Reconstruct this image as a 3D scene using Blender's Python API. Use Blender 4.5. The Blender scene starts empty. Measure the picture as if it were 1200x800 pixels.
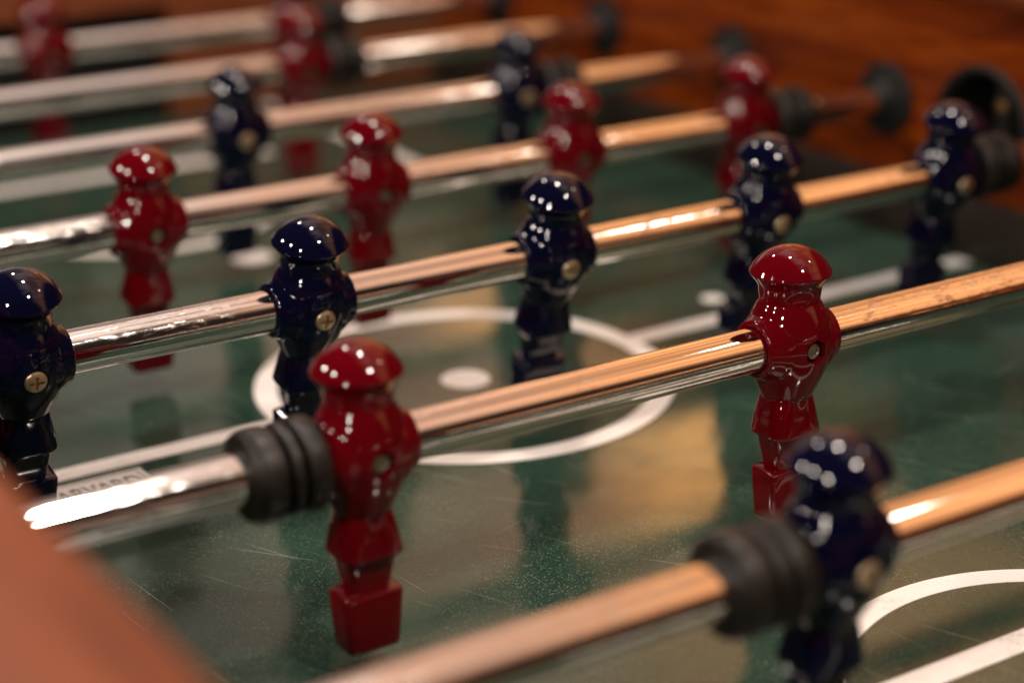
import bpy, bmesh, math, random
from mathutils import Vector, Matrix
random.seed(4)
MM = 0.001
sc = bpy.context.scene
col = sc.collection

# ------------------------------------------------------------------ helpers
def link_mesh(name, bm, mat, parent=None, angle=35, doubles=True):
    if doubles:
        bmesh.ops.remove_doubles(bm, verts=bm.verts, dist=0.002)
    bmesh.ops.scale(bm, vec=(MM, MM, MM), verts=bm.verts)
    bmesh.ops.recalc_face_normals(bm, faces=bm.faces)
    me = bpy.data.meshes.new(name)
    bm.to_mesh(me); bm.free()
    for p in me.polygons: p.use_smooth = True
    me.set_sharp_from_angle(angle=math.radians(angle))
    me.materials.append(mat)
    o = bpy.data.objects.new(name, me)
    col.objects.link(o)
    if parent: o.parent = parent
    return o

def rings(bm, secs, cap0=True, cap1=True):
    """loft a list of vertex rings"""
    prev = None; all_ = []
    for pts in secs:
        vs = [bm.verts.new(p) for p in pts]
        if prev:
            n = len(vs)
            for i in range(n):
                bm.faces.new((prev[i], prev[(i+1) % n], vs[(i+1) % n], vs[i]))
        prev = vs; all_.append(vs)
    if cap0: bm.faces.new(all_[0][::-1])
    if cap1: bm.faces.new(all_[-1])
    return all_

def sup(n, seg, hx, hy):
    out = []
    for i in range(seg):
        t = 2*math.pi*(i+.5)/seg
        c, s = math.cos(t), math.sin(t)
        k = (abs(c)**n + abs(s)**n)**(-1/n)
        out.append((hx*c*k, hy*s*k))
    return out

def lathe(bm, prof, axis='Z', seg=48, off=(0, 0, 0), cap0=True, cap1=True):
    secs = []
    for r, h in prof:
        pts = []
        for i in range(seg):
            t = 2*math.pi*i/seg
            a, b = r*math.cos(t), r*math.sin(t)
            p = {'Z': (a, b, h), 'X': (h, a, b), 'Y': (b, h, a)}[axis]
            pts.append((p[0]+off[0], p[1]+off[1], p[2]+off[2]))
        secs.append(pts)
    return rings(bm, secs, cap0, cap1)

def box(bm, x0, x1, y0, y1, z0, z1, bev=0, seg=3):
    r = bmesh.ops.create_cube(bm, size=1)
    vs = r['verts']
    for v in vs:
        v.co = Vector(((x0+x1)/2+v.co.x*(x1-x0), (y0+y1)/2+v.co.y*(y1-y0), (z0+z1)/2+v.co.z*(z1-z0)))
    if bev:
        es = {e for v in vs for e in v.link_edges}
        bmesh.ops.bevel(bm, geom=list(es), offset=bev, segments=seg, profile=.5, affect='EDGES')

def boolean(o, cutters, op='DIFFERENCE'):
    for c in cutters:
        m = o.modifiers.new('b', 'BOOLEAN'); m.object = c; m.operation = op; m.solver = 'EXACT'
    bpy.context.view_layer.update()
    dg = bpy.context.evaluated_depsgraph_get()
    me = bpy.data.meshes.new_from_object(o.evaluated_get(dg))
    o.modifiers.clear(); o.data = me
    for c in cutters: bpy.data.objects.remove(c)
    for p in me.polygons: p.use_smooth = True
    return o

def empty(name, loc, label, cat, group=None):
    o = bpy.data.objects.new(name, None); col.objects.link(o)
    o.location = [c*MM for c in loc]; o.empty_display_size = .02
    o['label'] = label; o['category'] = cat
    if group: o['group'] = group
    return o

# ------------------------------------------------------------------ materials
class N:
    def __init__(s, name):
        s.m = bpy.data.materials.new(name); s.m.use_nodes = True
        s.t = s.m.node_tree; s.b = s.t.nodes['Principled BSDF']
        s.tc = s.t.nodes.new('ShaderNodeTexCoord')
    def new(s, typ, **kw):
        n = s.t.nodes.new(typ)
        for k, v in kw.items(): setattr(n, k, v)
        return n
    def l(s, a, b): s.t.links.new(a, b)
    def mp(s, scale=(1, 1, 1), rot=(0, 0, 0), loc=(0, 0, 0)):
        m = s.new('ShaderNodeMapping'); m.inputs['Scale'].default_value = scale
        m.inputs['Rotation'].default_value = rot; m.inputs['Location'].default_value = loc
        s.l(s.tc.outputs['Object'], m.inputs['Vector']); return m.outputs[0]
    def noise(s, vec, scale, detail=3, rough=.5):
        n = s.new('ShaderNodeTexNoise'); n.inputs['Scale'].default_value = scale
        n.inputs['Detail'].default_value = detail; n.inputs['Roughness'].default_value = rough
        s.l(vec, n.inputs['Vector']); return n.outputs['Fac']
    def ramp(s, fac, stops):
        r = s.new('ShaderNodeValToRGB'); e = r.color_ramp.elements
        while len(e) < len(stops): e.new(.5)
        for i, (p, c) in enumerate(stops):
            e[i].position = p
            e[i].color = (c, c, c, 1) if isinstance(c, (int, float)) else (*c, 1)
        s.l(fac, r.inputs[0]); return r.outputs[0]
    def mix(s, fac, a, b, mode='MIX'):
        n = s.new('ShaderNodeMix', data_type='RGBA', blend_type=mode)
        for v, i in ((fac, 0), (a, 6), (b, 7)):
            if isinstance(v, (int, float)): n.inputs[i].default_value = v
            elif isinstance(v, tuple): n.inputs[i].default_value = (*v, 1)
            else: s.l(v, n.inputs[i])
        return n.outputs[2]
    def math(s, op, a, b=0):
        n = s.new('ShaderNodeMath', operation=op)
        for v, i in ((a, 0), (b, 1)):
            if isinstance(v, (int, float)): n.inputs[i].default_value = v
            else: s.l(v, n.inputs[i])
        return n.outputs[0]
    def bump(s, h, strength, dist):
        n = s.new('ShaderNodeBump'); n.inputs['Strength'].default_value = strength
        n.inputs['Distance'].default_value = dist
        s.l(h, n.inputs['Height']); s.l(n.outputs[0], s.b.inputs['Normal'])
    def set(s, **kw):
        for k, v in kw.items():
            k = k.replace('_', ' ')
            if isinstance(v, (int, float)): s.b.inputs[k].default_value = v
            elif isinstance(v, tuple): s.b.inputs[k].default_value = (*v, 1)
            else: s.l(v, s.b.inputs[k])

def plastic(name, c, c2, rough):
    m = N(name)
    n = m.noise(m.mp(), 60, 4)
    m.set(Base_Color=m.mix(n, c, c2))
    fine = m.noise(m.mp(), 900, 4, .6)
    m.set(Roughness=m.ramp(fine, [(.35, rough), (.75, rough+.03)]))
    m.b.inputs['IOR'].default_value = 1.46
    m.bump(m.noise(m.mp(), 160, 2), .02, .0002)
    return m.m
M_red = plastic('red_plastic', (.10, .0005, .0035), (.08, .0004, .003), .02)
M_blue = plastic('navy_plastic', (.0015, .002, .015), (.002, .002, .010), .02)

def make_chrome():
    m = N('chrome')
    v = m.mp((18, 420, 420))
    streak = m.noise(v, 1.0, 5, .65)
    pits = m.noise(m.mp((140, 500, 500)), 1, 5, .7)
    patch = m.noise(m.mp((14, 14, 14)), 1, 3)
    wear = m.math('MULTIPLY', m.ramp(pits, [(.50, 0.), (.68, 1.)]), m.ramp(patch, [(.44, 0.), (.60, 1.)]))
    m.set(Base_Color=m.mix(wear, (.83, .80, .77), (.36, .30, .27)), Metallic=1.0)
    m.set(Roughness=m.math('ADD', m.ramp(streak, [(.3, .035), (.75, .11)]), m.math('MULTIPLY', wear, .3)))
    m.bump(m.math('ADD', streak, m.math('MULTIPLY', wear, 1.5)), .05, .0002)
    return m.m
M_chrome = make_chrome()

def make_rubber():
    m = N('black_rubber')
    n = m.noise(m.mp(), 300, 5, .6)
    m.set(Base_Color=m.mix(m.ramp(m.noise(m.mp(), 90, 6, .7), [(.42, 0.), (.72, 1.)]), (.004, .003, .0025), (.021, .016, .0125)), Roughness=.44)
    m.bump(n, .4, .0004)
    return m.m
M_rubber = make_rubber()
M_rubber.node_tree.nodes['Principled BSDF'].inputs['Specular IOR Level'].default_value = .35

def metal(name, c, rough):
    m = N(name); n = m.noise(m.mp(), 500, 4)
    m.set(Base_Color=m.mix(n, c, tuple(x*.6 for x in c)), Metallic=1.0, Roughness=rough)
    m.bump(n, .3, .0003)
    return m.m
M_brass = metal('brass_screw', (.90, .70, .46), .42)
M_bolt = metal('steel_bolt', (.42, .36, .27), .35)

M_dull = metal('dull_brass', (.20, .11, .05), .5)

def make_black():
    m = N('black_nylon'); n = m.noise(m.mp(), 200, 3)
    m.set(Base_Color=m.mix(n, (.006, .006, .006), (.014, .013, .012)), Roughness=.5)
    return m.m
M_black = make_black()
M_black.node_tree.nodes['Principled BSDF'].inputs['Specular IOR Level'].default_value = .2

def make_wood(name, c1, c2, c3, stretch, rough):
    m = N(name)
    v = m.mp(stretch)
    warp = m.noise(v, .5, 3)
    g = m.noise(v, 2.2, 7, .62)
    fine = m.noise(m.mp(tuple(s*5 for s in stretch)), 1.6, 5, .7)
    g2 = m.math('ADD', m.math('MULTIPLY', g, .72), m.math('MULTIPLY', fine, .28))
    c = m.ramp(g2, [(.36, c1), (.5, c2), (.64, c3)])
    m.set(Base_Color=m.mix(m.math('MULTIPLY', warp, .35), c, c1), Roughness=m.ramp(fine, [(.3, rough), (.7, rough+.12)]))
    m.bump(fine, .15, .0005)
    return m.m
M_wood = make_wood('side_wall_wood', (.065, .008, .0003), (.18, .026, .0006), (.32, .062, .002), (40, 4, 40), .33)
M_rail = make_wood('rail_wood', (.075, .014, .0025), (.14, .029, .006), (.22, .054, .012), (40, 4, 40), .36)
M_rail.node_tree.nodes['Principled BSDF'].inputs['Specular IOR Level'].default_value = .22
M_wood.node_tree.nodes['Principled BSDF'].inputs['Specular IOR Level'].default_value = .12
M_endwood = make_wood('end_wall_wood', (.10, .022, .005), (.17, .040, .009), (.24, .062, .014), (4, 40, 40), .4)
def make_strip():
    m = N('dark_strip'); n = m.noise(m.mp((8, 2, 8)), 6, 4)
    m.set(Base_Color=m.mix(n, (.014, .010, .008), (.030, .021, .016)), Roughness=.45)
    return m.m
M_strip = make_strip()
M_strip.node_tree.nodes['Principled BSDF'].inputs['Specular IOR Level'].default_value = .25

def scratches(m):
    tot = None
    for ang, sx, th, off in ((1.15, 11, .765, 0), (1.45, 14, .765, 3.1), (.9, 12, .775, 7.7), (-.3, 14, .80, 5.)):
        q = m.new('ShaderNodeMapping'); q.inputs['Scale'].default_value = (sx, 1500, 1); q.inputs['Location'].default_value = (off, off*2, 0)
        m.l(m.mp(rot=(0, 0, ang)), q.inputs['Vector']); v = q.outputs[0]
        n = m.noise(v, 1, 1, .3)
        k = m.ramp(n, [(th, 0.), (th+.03, 1.)])
        tot = k if tot is None else m.math('MAXIMUM', tot, k)
    return tot
def specks(m, scale, lo, hi):
    v = m.new('ShaderNodeTexVoronoi'); v.inputs['Scale'].default_value = scale
    m.l(m.mp(), v.inputs['Vector'])
    s = m.ramp(v.outputs['Distance'], [(lo, 1.), (hi, 0.)])
    sep = m.new('ShaderNodeSeparateColor'); m.l(v.outputs['Color'], sep.inputs[0])
    return m.math('MULTIPLY', s, m.ramp(sep.outputs[0], [(.45, 0.), (.9, 1.)]))
def make_field():
    m = N('green_playfield')
    big = m.noise(m.mp(), 9, 5, .6)
    fine = m.noise(m.mp(), 420, 6, .75)
    c = m.mix(m.ramp(big, [(.35, 0.), (.65, 1.)]), (.013, .036, .025), (.024, .051, .036))
    c = m.mix(m.math('MULTIPLY', m.ramp(fine, [(.45, 0.), (.7, 1.)]), .45), c, (.055, .105, .07))
    sp = m.math('MAXIMUM', specks(m, 1100, .15, .38), specks(m, 380, .05, .15))
    dust = m.ramp(m.noise(m.mp(loc=(.3, .1, 0)), 14, 4, .6), [(.42, .06), (.66, 1.)])
    sp = m.math('MULTIPLY', sp, m.math('MULTIPLY', dust, .75))
    c = m.mix(sp, c, (.36, .36, .30))
    sr = scratches(m)
    c = m.mix(m.math('MULTIPLY', sr, .7), c, (.34, .38, .32))
    m.set(Base_Color=c)
    rr = m.math('ADD', m.ramp(m.noise(m.mp(), 25, 5, .6), [(.32, .06), (.7, .17)]), m.math('MULTIPLY', sp, .3))
    m.set(Roughness=rr)
    m.b.inputs['IOR'].default_value = 1.75
    m.bump(m.math('ADD', m.noise(m.mp(), 1500, 3, .6), m.math('MULTIPLY', sr, .6)), .10, .0001)
    return m.m
M_field = make_field()
def make_white():
    m = N('white_line_paint')
    n = m.noise(m.mp(), 60, 5, .7)
    f = m.noise(m.mp((1, 1, 1), loc=(.7, .2, 0)), 800, 5, .7)
    chips = m.ramp(m.noise(m.mp(loc=(.1, .4, 0)), 650, 2, .5), [(.72, 0.), (.75, 1.)])
    c = m.mix(n, (.76, .73, .71), (.86, .83, .81))
    c = m.mix(m.math('MULTIPLY', m.ramp(f, [(.5, 0.), (.75, 1.)]), .3), c, (.45, .44, .40))
    c = m.mix(chips, c, (.10, .09, .07))
    worn = m.math('MULTIPLY', m.ramp(m.noise(m.mp(loc=(.9, .2, 0)), 38, 5, .7), [(.56, 0.), (.70, .5)]), m.ramp(m.noise(m.mp(), 500, 4, .7), [(.42, 0.), (.6, 1.)]))
    c = m.mix(worn, c, (.22, .25, .20))
    m.set(Base_Color=c, Roughness=.2)
    return m.m
M_white = make_white()
M_ink = metal('ink', (.03, .028, .026), .4)
M_ink.node_tree.nodes['Principled BSDF'].inputs['Metallic'].default_value = 0

# ------------------------------------------------------------------ dimensions (mm) : z = 0 at the rod axis
HF = -84.6                       # playfield level
XL, XR = -92.0, 604.8            # inner faces of the side walls
Y0, Y1 = -270.0, 1005.0          # inner faces of the end walls
CX, CY = 248.0, 373.0            # centre of the pitch
ZT = 80.0                        # top of the rails
RODR = 8.8
K = 1.024

# ------------------------------------------------------------------ the table
table = empty('foosball_table', (CX, CY, HF-60),
    'wooden foosball table with glossy scratched green playfield, white pitch lines and orange-brown side walls', 'foosball table')
tb = Vector((CX, CY, HF-60))
def tpart(name, bm, mat, parent=None, angle=35):
    bmesh.ops.translate(bm, vec=-tb, verts=bm.verts)
    return link_mesh(name, bm, mat, parent or table, angle)

bm = bmesh.new(); box(bm, XL-6, XR+6, Y0-6, Y1+6, HF-12, HF)
field = tpart('playfield', bm, M_field)

H1 = HF+.25
def strip_line(x0, x1, y0, y1):
    bm = bmesh.new(); box(bm, x0, x1, y0, y1, HF-.3, H1); return tpart('field_line', bm, M_white, field)
def arc(cx, cy, r0, r1, a0, a1, n=96):
    bm = bmesh.new(); prev = None
    full = abs(a1-a0) >= 2*math.pi-1e-6
    for i in range(n+1):
        t = a0+(a1-a0)*i/n
        c, s = math.cos(t), math.sin(t)
        vs = [bm.verts.new((cx+r*c, cy+r*s, z)) for r, z in ((r0, HF-.3), (r0, H1+.003), (r1, H1+.003), (r1, HF-.3))]
        if prev:
            for k in range(4): bm.faces.new((prev[k], prev[(k+1) % 4], vs[(k+1) % 4], vs[k]))
        elif not full: bm.faces.new(vs)
        prev = vs
    if not full: bm.faces.new(prev[::-1])
    return tpart('field_circle' if full else 'field_arc', bm, M_white, field)
def spot(cx, cy, r):
    bm = bmesh.new(); lathe(bm, [(r, HF-.3), (r, H1+.006)], 'Z', 48, (cx, cy, 0)); return tpart('field_spot', bm, M_white, field)
CR, LW = 106.0, 11.5
strip_line(XL, CX-CR+3, CY-6, CY+6); strip_line(CX+CR-3, XR, CY-6, CY+6)
arc(CX, CY, CR-LW, CR, 0, 2*math.pi)
spot(CX, CY, 12.5)
spot(431, 402, 6.5)
for sgn in (-1, 1):
    f = lambda d: CY+sgn*d
    a, b = sorted((f(336), f(348))); strip_line(46, 450, a, b)
    ends = sorted((f(348), f(630)))
    strip_line(46, 58, *ends); strip_line(438, 450, *ends)
    a, b = sorted((f(476), f(492))); strip_line(121, 375, a, b)
    spot(CX, f(248), 12.5)
    th = math.acos(min(1, 49/94.)) if False else math.radians(64)
    base = -sgn*math.pi/2
    arc(CX+22*(1 if sgn < 0 else -1), f(382), 84.5, 95, base-th, base+th, 64)

# maker's plate printed beside the centre line
bm = bmesh.new(); box(bm, 14, 68, 333, 361, HF-.3, H1+.004)
plate = tpart('name_panel', bm, M_white, field)
bm = bmesh.new()
for (a, b, c, d) in ((16, 66, 334.3, 335.1), (16, 66, 358.4, 359.2), (16, 16.8, 335.3, 358.2), (65.2, 66, 335.3, 358.2)):
    box(bm, a, b, c, d, H1-.1, H1+.05)
tpart('panel_border', bm, M_ink, plate)
cu = bpy.data.curves.new('lettering', 'FONT'); cu.body = 'HARVARD'; cu.size = 24; cu.extrude = .04
cu.align_x = 'CENTER'; cu.align_y = 'CENTER'; cu.space_character = 1.02; cu.offset = .5
to = bpy.data.objects.new('lettering_curve', cu); col.objects.link(to)
bpy.context.view_layer.update()
tm = bpy.data.meshes.new_from_object(to.evaluated_get(bpy.context.evaluated_depsgraph_get()))
bpy.data.objects.remove(to)
bm = bmesh.new(); bm.from_mesh(tm)
xs = [v.co.x for v in bm.verts]; w = max(xs)-min(xs); mx = (max(xs)+min(xs))/2
for v in bm.verts:
    v.co = Vector(((v.co.x-mx)*45/w+41, v.co.y*.8+347, v.co.z+H1+.05))
tpart('lettering', bm, M_ink, plate)

# side walls, rails, end walls
CUP = (371.0, -2.5, 36.5)
def side_wall(x0, x1, hole=False):
    bm = bmesh.new(); box(bm, x0, x1, Y0-30, Y1+30, HF-60, ZT-12)
    o = tpart('side_wall', bm, M_wood)
    if hole:
        bm = bmesh.new(); lathe(bm, [(CUP[2]-4, -40), (CUP[2]-4, 60)], 'X', 64, (XR, CUP[0], CUP[1]))
        bmesh.ops.translate(bm, vec=-tb, verts=bm.verts)
        c = link_mesh('cutter', bm, M_wood, table)
        bpy.context.view_layer.update(); boolean(o, [c])
        o.data.set_sharp_from_angle(angle=math.radians(30))
    return o
side_wall(XL-26, XL); side_wall(XR, XR+26, True)
def rail(x0, x1):
    bm = bmesh.new(); box(bm, x0, x1, Y0-60, Y1+60, ZT-11.9, ZT, 3.5, 4); return tpart('top_rail', bm, M_rail)
rail(XL-88, XL+1); rail(XR-1.5, XR+88)
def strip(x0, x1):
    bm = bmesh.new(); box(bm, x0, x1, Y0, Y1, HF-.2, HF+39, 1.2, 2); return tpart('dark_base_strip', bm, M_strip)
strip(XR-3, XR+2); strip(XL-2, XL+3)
for s, (ya, yb) in ((1, (Y1, Y1+26)), (-1, (Y0-26, Y0))):
    bm = bmesh.new()
    box(bm, XL+.1, 150, ya, yb, HF-60, ZT-12); e1 = tpart('end_wall', bm, M_endwood)
    bm = bmesh.new(); box(bm, 364, XR-.1, ya, yb, HF-60, ZT-12); tpart('end_wall', bm, M_endwood)
    bm = bmesh.new(); box(bm, 150, 364, ya, yb, 4, ZT-14); tpart('goal_lintel', bm, M_endwood)
    bm = bmesh.new(); box(bm, 140, 374, yb if s > 0 else ya-120, yb+120 if s > 0 else ya, HF-60, 4.2)
    tpart('goal_box', bm, M_black)
    bm = bmesh.new(); box(bm, XL+3.2, XR-1.7, ya-3 if s > 0 else ya-30, yb+30 if s > 0 else yb+3, ZT-11.9, ZT-.2, 3.5, 4); tpart('top_rail', bm, M_rail)

# round black serving cup in the far side wall
bm = bmesh.new()
R_ = CUP[2]
prof = [(R_-6, 58), (R_-6, 1.5), (R_-5, -2.5), (R_-3, -3.6), (R_-1, -3.2), (R_, -1.5), (R_, 0.3), (R_-3.8, .3), (R_-3.8, 60), ]
lathe(bm, prof, 'X', 72, (XR, CUP[0], CUP[1]), cap0=True, cap1=True)
cup = tpart('serving_cup', bm, M_black, None, 50)
bm = bmesh.new(); lathe(bm, [(4.6, 0), (4.6, -1.5), (3.4, -2.6), (.6, -3)], 'X', 24, (XR+2, CUP[0]-13, 11)); tpart('screw', bm, M_dull, cup)
bm = bmesh.new(); box(bm, XR+1.5, XR+5, CUP[0]-19, CUP[0]-8, CUP[1]-28, CUP[1]+28, 1); tpart('cup_bar', bm, M_black, cup)

# rod bearings on both walls
def bearing(y, side):
    x = XR if side > 0 else XL
    bm = bmesh.new()
    s = -side
    prof = [(22.5, 0*s-.2*s), (22.5, 3.5*s), (21.3, 5*s), (16, 6*s), (14, 6.4*s), (13, 11*s), (12.2, 12*s), (RODR+.5, 12.2*s)]
    lathe(bm, prof, 'X', 64, (x, y, 0))
    return tpart('rod_bearing', bm, M_black)
for k in range(-1, 8):
    for side in (1, -1):
        bearing(k*150.0, side)

# ------------------------------------------------------------------ player figure (one mesh)
SEG = 72
def figure_mesh(kind, mat):
    secs = []
    def add(z, hx, hy, n=2.0, cy=0.0):
        secs.append([(x, y+cy, z) for x, y in sup(n, SEG, hx, hy)])
    for i in range(0, 15):                               # domed cap
        a = math.radians(2+i*(63.9-2)/14)
        r = 17.5*math.sin(a); z = 21.5+17.5*math.cos(a)
        add(z, r, r)
    add(28.8, 15.98, 15.98); add(28.3, 15.95, 15.95); add(27.8, 15.6, 15.6)
    add(25.6, 13.9, 13.9); add(24.0, 12.75, 12.75); add(23.2, 12.45, 12.45)
    add(21.0, 12.2, 12.2); add(17.6, 11.8, 11.8); add(17.0, 11.95, 11.95)
    for z, r in ((16.4, 12.5), (15.0, 13.3), (13, 14.3), (10.5, 15.3), (8, 16.0), (5, 16.6), (2, 16.9), (-1.5, 16.95)):
        add(z, r, r)
    if kind == 'seam': add(-1.7, 16.3, 16.3); add(-2.5, 16.3, 16.3); add(-2.6, 17.3, 17.3); add(-3.2, 17.3, 17.3)
    for z, r in ((-4, 16.7), (-7, 16.1), (-10.5, 15.1), (-14, 13.6), (-17, 12.2), (-19.5, 11.1), (-20.8, 10.5)):
        add(z, r, r)
    add(-21.5, 10.0, 9.8); add(-21.9, 9.8, 9.3, 2.3); add(-22.4, 9.7, 9.1, 2.8)
    add(-29, 10.9, 10.0, 3.4); add(-36, 12.0, 10.7, 4); add(-36.9, 12.05, 10.75, 4); add(-37.4, 11.8, 10.5, 4); add(-37.7, 11.3, 10.0, 4)
    add(-37.9, 10.3, 7.6, 5); add(-38.2, 10.0, 7.2, 6)
    add(-45, 8.5, 6.1, 7); add(-51.4, 7.1, 5.1, 8)
    add(-51.9, 7.2, 5.3, 8); add(-52.1, 10.8, 7.0, 9); add(-52.45, 11.25, 7.35, 10); add(-53.0, 11.45, 7.5, 10)
    add(-63, 10.9, 7.0, 10); add(-72.6, 10.2, 6.5, 10); add(-73.4, 10.0, 6.35, 10); add(-74, 9.5, 5.9, 10)
    secs = secs[::-1]
    bm = bmesh.new(); rings(bm, secs)
    body = link_mesh('player_figure', bm, mat, None, 40)
    bm = bmesh.new()
    cp = [(10.0, -17.9), (10.7, -17.9), (11.3, -17.5), (11.6, -16.7), (12.0, -15.6), (12.8, -14.2), (13.8, -12.6), (14.6, -11)]
    cp = cp+[(r, -h) for r, h in cp[::-1]]
    lathe(bm, cp, 'X', 72)
    collar = link_mesh('collar', bm, mat, None, 40)
    boolean(body, [collar], 'UNION')
    cuts = []
    if kind != 'blue':
        bm = bmesh.new(); lathe(bm, [(5.1, -25), (5.1, -12.2)], 'Y', 6); cuts.append(link_mesh('c', bm, mat))
    else:
        bm = bmesh.new(); lathe(bm, [(5.1, -25), (5.1, -14.6)], 'Y', 40); cuts.append(link_mesh('c', bm, mat))
    # bore for the rod
    bm = bmesh.new(); lathe(bm, [(RODR+.25, -40), (RODR+.25, 40)], 'X', 64); cuts.append(link_mesh('bore', bm, mat))
    boolean(body, cuts)
    me = body.data
    bm = bmesh.new(); bm.from_mesh(me)
    bmesh.ops.remove_doubles(bm, verts=bm.verts, dist=1e-6)
    # soften the sharp edges left by the cuts
    bm.to_mesh(me); bm.free()
    for p in me.polygons: p.use_smooth = True
    me.set_sharp_from_angle(angle=math.radians(38))
    me.name = 'player_figure'
    me.transform(Matrix.Scale(K, 4))
    bpy.data.objects.remove(body)
    return me
ME_red = figure_mesh('red', M_red)
ME_seam = figure_mesh('seam', M_red)
ME_blue = figure_mesh('blue', M_blue)

def screw_mesh():
    bm = bmesh.new()
    lathe(bm, [(2.0, -9), (4.5, -15.3), (4.55, -16.1), (4.2, -16.9), (3.2, -17.45), (1.8, -17.7), (.3, -17.8)], 'Y', 40)
    o = link_mesh('screw', bm, M_brass)
    cs = []
    for a, b in ((2.9, .55), (.55, 2.9)):
        bm = bmesh.new(); box(bm, -a, a, -20, -15.2, -b, b); cs.append(link_mesh('c', bm, M_brass))
    boolean(o, cs)
    m = o.data; m.set_sharp_from_angle(angle=math.radians(30)); m.name = 'screw'; m.transform(Matrix.Scale(K, 4))
    bpy.data.objects.remove(o); return m
ME_screw = screw_mesh()
bm = bmesh.new()
lathe(bm, [(3.4, -9), (3.4, -14.6), (3.0, -15.2), (2.2, -15.35), (1.9, -14.7), (.3, -14.6)], 'Y', 32)
o = link_mesh('bolt', bm, M_bolt); ME_bolt = o.data; ME_bolt.transform(Matrix.Scale(K, 4)); bpy.data.objects.remove(o)

def bumper_mesh():
    prof = [(RODR+.2, 0), (13.0, -.1), (14.6, .5), (15.7, 1.8), (16.2, 3.6), (16.3, 7), (16.1, 9.6), (15.0, 10.6), (12.2, 11.0),
            (12.0, 12.5), (14.8, 12.9), (15.9, 13.9), (15.9, 15.6), (14.8, 16.7), (12.2, 17.0),
            (12.0, 18.4), (15.0, 18.8), (16.3, 20.0), (16.4, 23), (16.0, 25.2), (14.8, 26.4), (13, 26.7), (RODR+.2, 26.7)]
    bm = bmesh.new(); lathe(bm, prof, 'X', 64)
    o = link_mesh('rubber_bumper', bm, M_rubber, None, 28); m = o.data; m.transform(Matrix.Scale(K, 4)); bpy.data.objects.remove(o); return m
ME_bump = bumper_mesh()

def child(name, me, parent, loc=(0, 0, 0), rot=(0, 0, 0)):
    o = bpy.data.objects.new(name, me); col.objects.link(o); o.parent = parent
    o.location = [c*MM for c in loc]; o.rotation_euler = rot
    return o

RODS = [  # y, colour, figure xs, tilt (deg), label
 (0, 'blue', [151, 393], 4, 'nearest chrome rod, bottom right, with a blurred navy blue figure and black rubber bumper'),
 (150, 'red', [69.5, 263.8, 458.2], 0, 'chrome rod carrying the two nearest, brightest red figures and a black ribbed bumper'),
 (300, 'blue', [.6, 125.8, 251.1, 376.4, 501.7], 11, 'chrome rod with five navy blue figures, running over the centre circle'),
 (450, 'red', [-11.2, 114.1, 239.4, 364.7, 490.0], 5, 'chrome rod with four dark red figures just beyond the centre circle'),
 (600, 'blue', [37.9, 232.2, 426.6], 6, 'blurred chrome rod with two navy figures, behind the row of four red figures'),
 (750, 'red', [105, 350.3], 4, 'second farthest chrome rod, with one blurred red figure at the top'),
 (900, 'red', [29.6, 223.9, 418.3], 3, 'farthest chrome rod, top left, its red figures cut by the picture edge'),
]
for y, c, xs, tilt, label in RODS:
    root = empty('player_rod', (CX, y, 0), label, 'foosball rod', 'player rods across the foosball table')
    bm = bmesh.new()
    lathe(bm, [(RODR*K-.6, -420), (RODR*K, -419), (RODR*K, -418.5)]+[(RODR*K, -418+i*98.6) for i in range(10)]+[(RODR*K, 470), (RODR*K-.6, 470.8)], 'X', 64)
    link_mesh('rod_shaft', bm, M_chrome, root)
    for j, x in enumerate(xs):
        tl = tilt+random.uniform(-1.0, 1.0)
        f = child('player_figure', (ME_seam if y == 150 and j == 0 else ME_red) if c == 'red' else ME_blue, root, (x-CX, 0, 0), (math.radians(tl), 0, 0))
        if c == 'red': child('bolt', ME_bolt, f, (0, 0, 0), (0, random.uniform(0, 1), 0))
        else: child('screw', ME_screw, f, (0, 0, 0), (0, [.05, .1, .3, .5, .9][j % 5], 0))
    child('rubber_bumper', ME_bump, root, (xs[0]-CX-17.8-26.7*K, 0, 0))
    rb = child('rubber_bumper', ME_bump, root, (xs[-1]-CX+17.8+26.7*K, 0, 0), (0, 0, math.pi))

# ------------------------------------------------------------------ camera (solved from the photograph)
cam = bpy.data.cameras.new('camera'); co = bpy.data.objects.new('camera', cam); col.objects.link(co)
Rv = Vector((0.838774725867241, -0.5444254912141215, -0.0076055087007670325)); Uv = Vector((0.1924065535730832, 0.28330810125162775, 0.9395297961785597)); Fv = Vector((0.5093492685657488, 0.7895171969510607, -0.3423827074051446))
Mx = Matrix((Rv, Uv, -Fv)).transposed().to_4x4(); Mx.translation = Vector((-206.2366, -375.0951, 254.3552))*MM
co.matrix_world = Mx
cam.sensor_width = 36; cam.lens = 2172.74/1200*36
cam.clip_start = .01; cam.clip_end = 50
cam.dof.use_dof = True; cam.dof.focus_distance = .735
cam.dof.aperture_fstop = (cam.lens/19.0); cam.dof.aperture_blades = 0
sc.camera = co

# ------------------------------------------------------------------ lamps of the room (direction az from +Y to +X, elevation)
LAMPS = [(8, 46, .28), (50, 74, 1.25), (-43, 30, .75), (-80, 40, .85), (-122, 36, 1.0), (-124, 23, .35), (158, 54, 1.25), (102, 47, .09)]
for az, el, k in LAMPS:
    d = 1.25 if az < 0 else 1.9
    a, e = math.radians(az), math.radians(el)
    li = bpy.data.lights.new('ceiling_bulb', 'POINT'); li.energy = 43*k*(d/1.9)**2; li.shadow_soft_size = .058*d/1.9
    li.color = (1.0, .87, .76)
    lo = bpy.data.objects.new('ceiling_bulb', li); col.objects.link(lo)
    lo.location = Vector((.08, .16, .02))+Vector((math.sin(a)*math.cos(e), math.cos(a)*math.cos(e), math.sin(e)))*d

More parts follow.
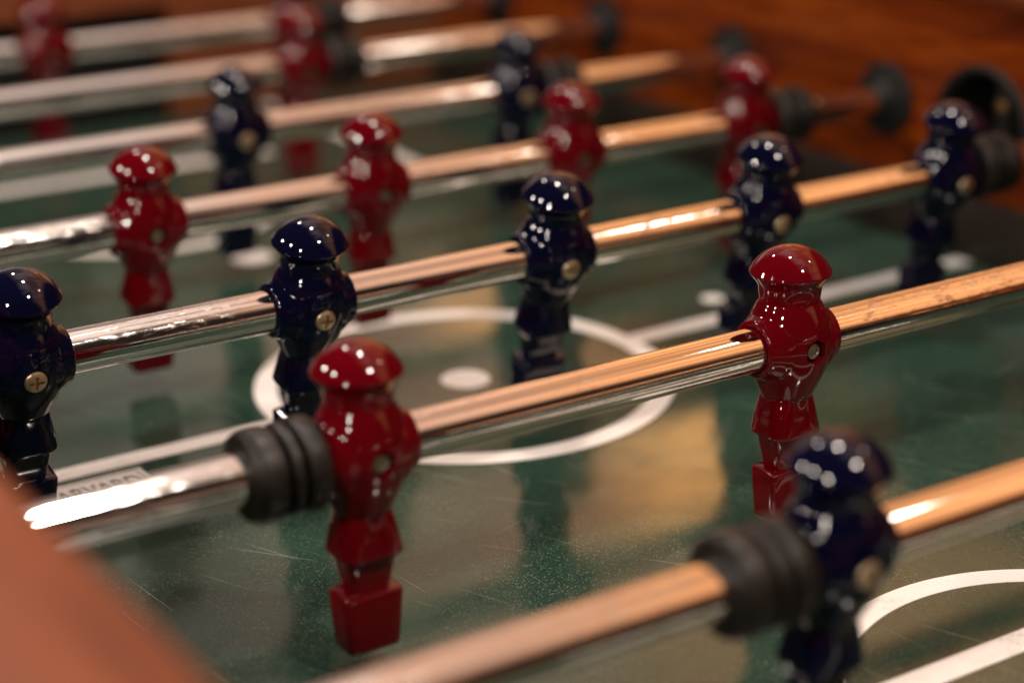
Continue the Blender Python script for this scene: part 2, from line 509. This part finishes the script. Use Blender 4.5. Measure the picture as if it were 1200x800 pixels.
# ------------------------------------------------------------------ dim warm surroundings
wd = bpy.data.worlds.new('World'); sc.world = wd; wd.use_nodes = True
t = wd.node_tree; bg = t.nodes['Background']
tc = t.nodes.new('ShaderNodeTexCoord'); sp = t.nodes.new('ShaderNodeSeparateXYZ')
t.links.new(tc.outputs['Generated'], sp.inputs[0])
def W(op, a, b=0.0):
    n = t.nodes.new('ShaderNodeMath'); n.operation = op
    for v, i in ((a, 0), (b, 1)):
        if isinstance(v, (int, float)): n.inputs[i].default_value = v
        else: t.links.new(v, n.inputs[i])
    return n.outputs[0]
def SS(v, a, b):
    n = t.nodes.new('ShaderNodeMapRange'); n.interpolation_type = 'SMOOTHSTEP'
    n.inputs['From Min'].default_value = a; n.inputs['From Max'].default_value = b
    t.links.new(v, n.inputs['Value']); return n.outputs[0]
def NO(scale, loc, detail=3, vs=(1, 1, 1)):
    m = t.nodes.new('ShaderNodeMapping'); m.inputs['Location'].default_value = loc; m.inputs['Scale'].default_value = vs
    t.links.new(tc.outputs['Generated'], m.inputs[0])
    n = t.nodes.new('ShaderNodeTexNoise'); n.inputs['Scale'].default_value = scale; n.inputs['Detail'].default_value = detail
    t.links.new(m.outputs[0], n.inputs['Vector']); return n.outputs['Fac']
X, Y, Z = sp.outputs
clut = SS(NO(5, (2.3, 1, .4), 3), .34, .62)
clut2 = SS(NO(9, (7.3, 3, 1.4), 3), .36, .6)
stre = SS(NO(1.0, (2.3, 1, .4), 3, (.8, 5, 5)), .38, .58)
mid = W('MULTIPLY', SS(X, .34, .42), SS(X, .58, .46))
hot = W('MULTIPLY', SS(X, .46, .58), SS(X, .84, .70))
low = W('MULTIPLY', SS(X, -.05, .2), SS(X, .42, .34))
vert = W('MULTIPLY', W('MULTIPLY', SS(Z, .02, .2), SS(Y, -.80, -.58)), W('ADD', .46, W('MULTIPLY', stre, .56)))
vlow = W('MULTIPLY', W('MULTIPLY', SS(Z, .05, .25), SS(Y, -.7, -.3)), W('ADD', .22, W('MULTIPLY', stre, .80)))
# golden glow spots added low behind the far corner for the playfield's reflections
dp = t.nodes.new('ShaderNodeVectorMath'); dp.operation = 'DOT_PRODUCT'; dp.inputs[1].default_value = Vector((.574, .716, .397)).normalized()
t.links.new(tc.outputs['Generated'], dp.inputs[0])
gold = SS(dp.outputs['Value'], math.cos(math.radians(2.9)), math.cos(math.radians(1.3)))
dp2 = t.nodes.new('ShaderNodeVectorMath'); dp2.operation = 'DOT_PRODUCT'; dp2.inputs[1].default_value = Vector((.50, .81, .318)).normalized()
t.links.new(tc.outputs['Generated'], dp2.inputs[0])
gold2 = SS(dp2.outputs['Value'], math.cos(math.radians(1.9)), math.cos(math.radians(.8)))
def colr(f, c):
    n = t.nodes.new('ShaderNodeVectorMath'); n.operation = 'SCALE'; n.inputs[0].default_value = c
    t.links.new(f, n.inputs['Scale']); return n.outputs[0]
def addc(a, b):
    n = t.nodes.new('ShaderNodeVectorMath'); n.operation = 'ADD'
    t.links.new(a, n.inputs[0]); t.links.new(b, n.inputs[1]); return n.outputs[0]
base = t.nodes.new('ShaderNodeCombineXYZ')
for i, v in enumerate((.016, .011, .009)): base.inputs[i].default_value = v
tot = addc(addc(addc(colr(W('MULTIPLY', hot, vert), (1.2, .50, .19)), addc(colr(W('MULTIPLY', mid, vert), (1.0, .55, .36)), colr(W('MULTIPLY', low, vlow), (.92, .70, .60)))), colr(W('ADD', gold, W('MULTIPLY', gold2, .8)), (1.8, .85, .22))), base.outputs[0])
t.links.new(tot, bg.inputs['Color']); bg.inputs['Strength'].default_value = 1.0

# ------------------------------------------------------------------ render
sc.view_settings.view_transform = 'Standard'; sc.view_settings.look = 'None'
sc.view_settings.exposure = .36; sc.view_settings.gamma = 1
sc.cycles.max_bounces = 8
sc.cycles.sample_clamp_indirect = 2.5
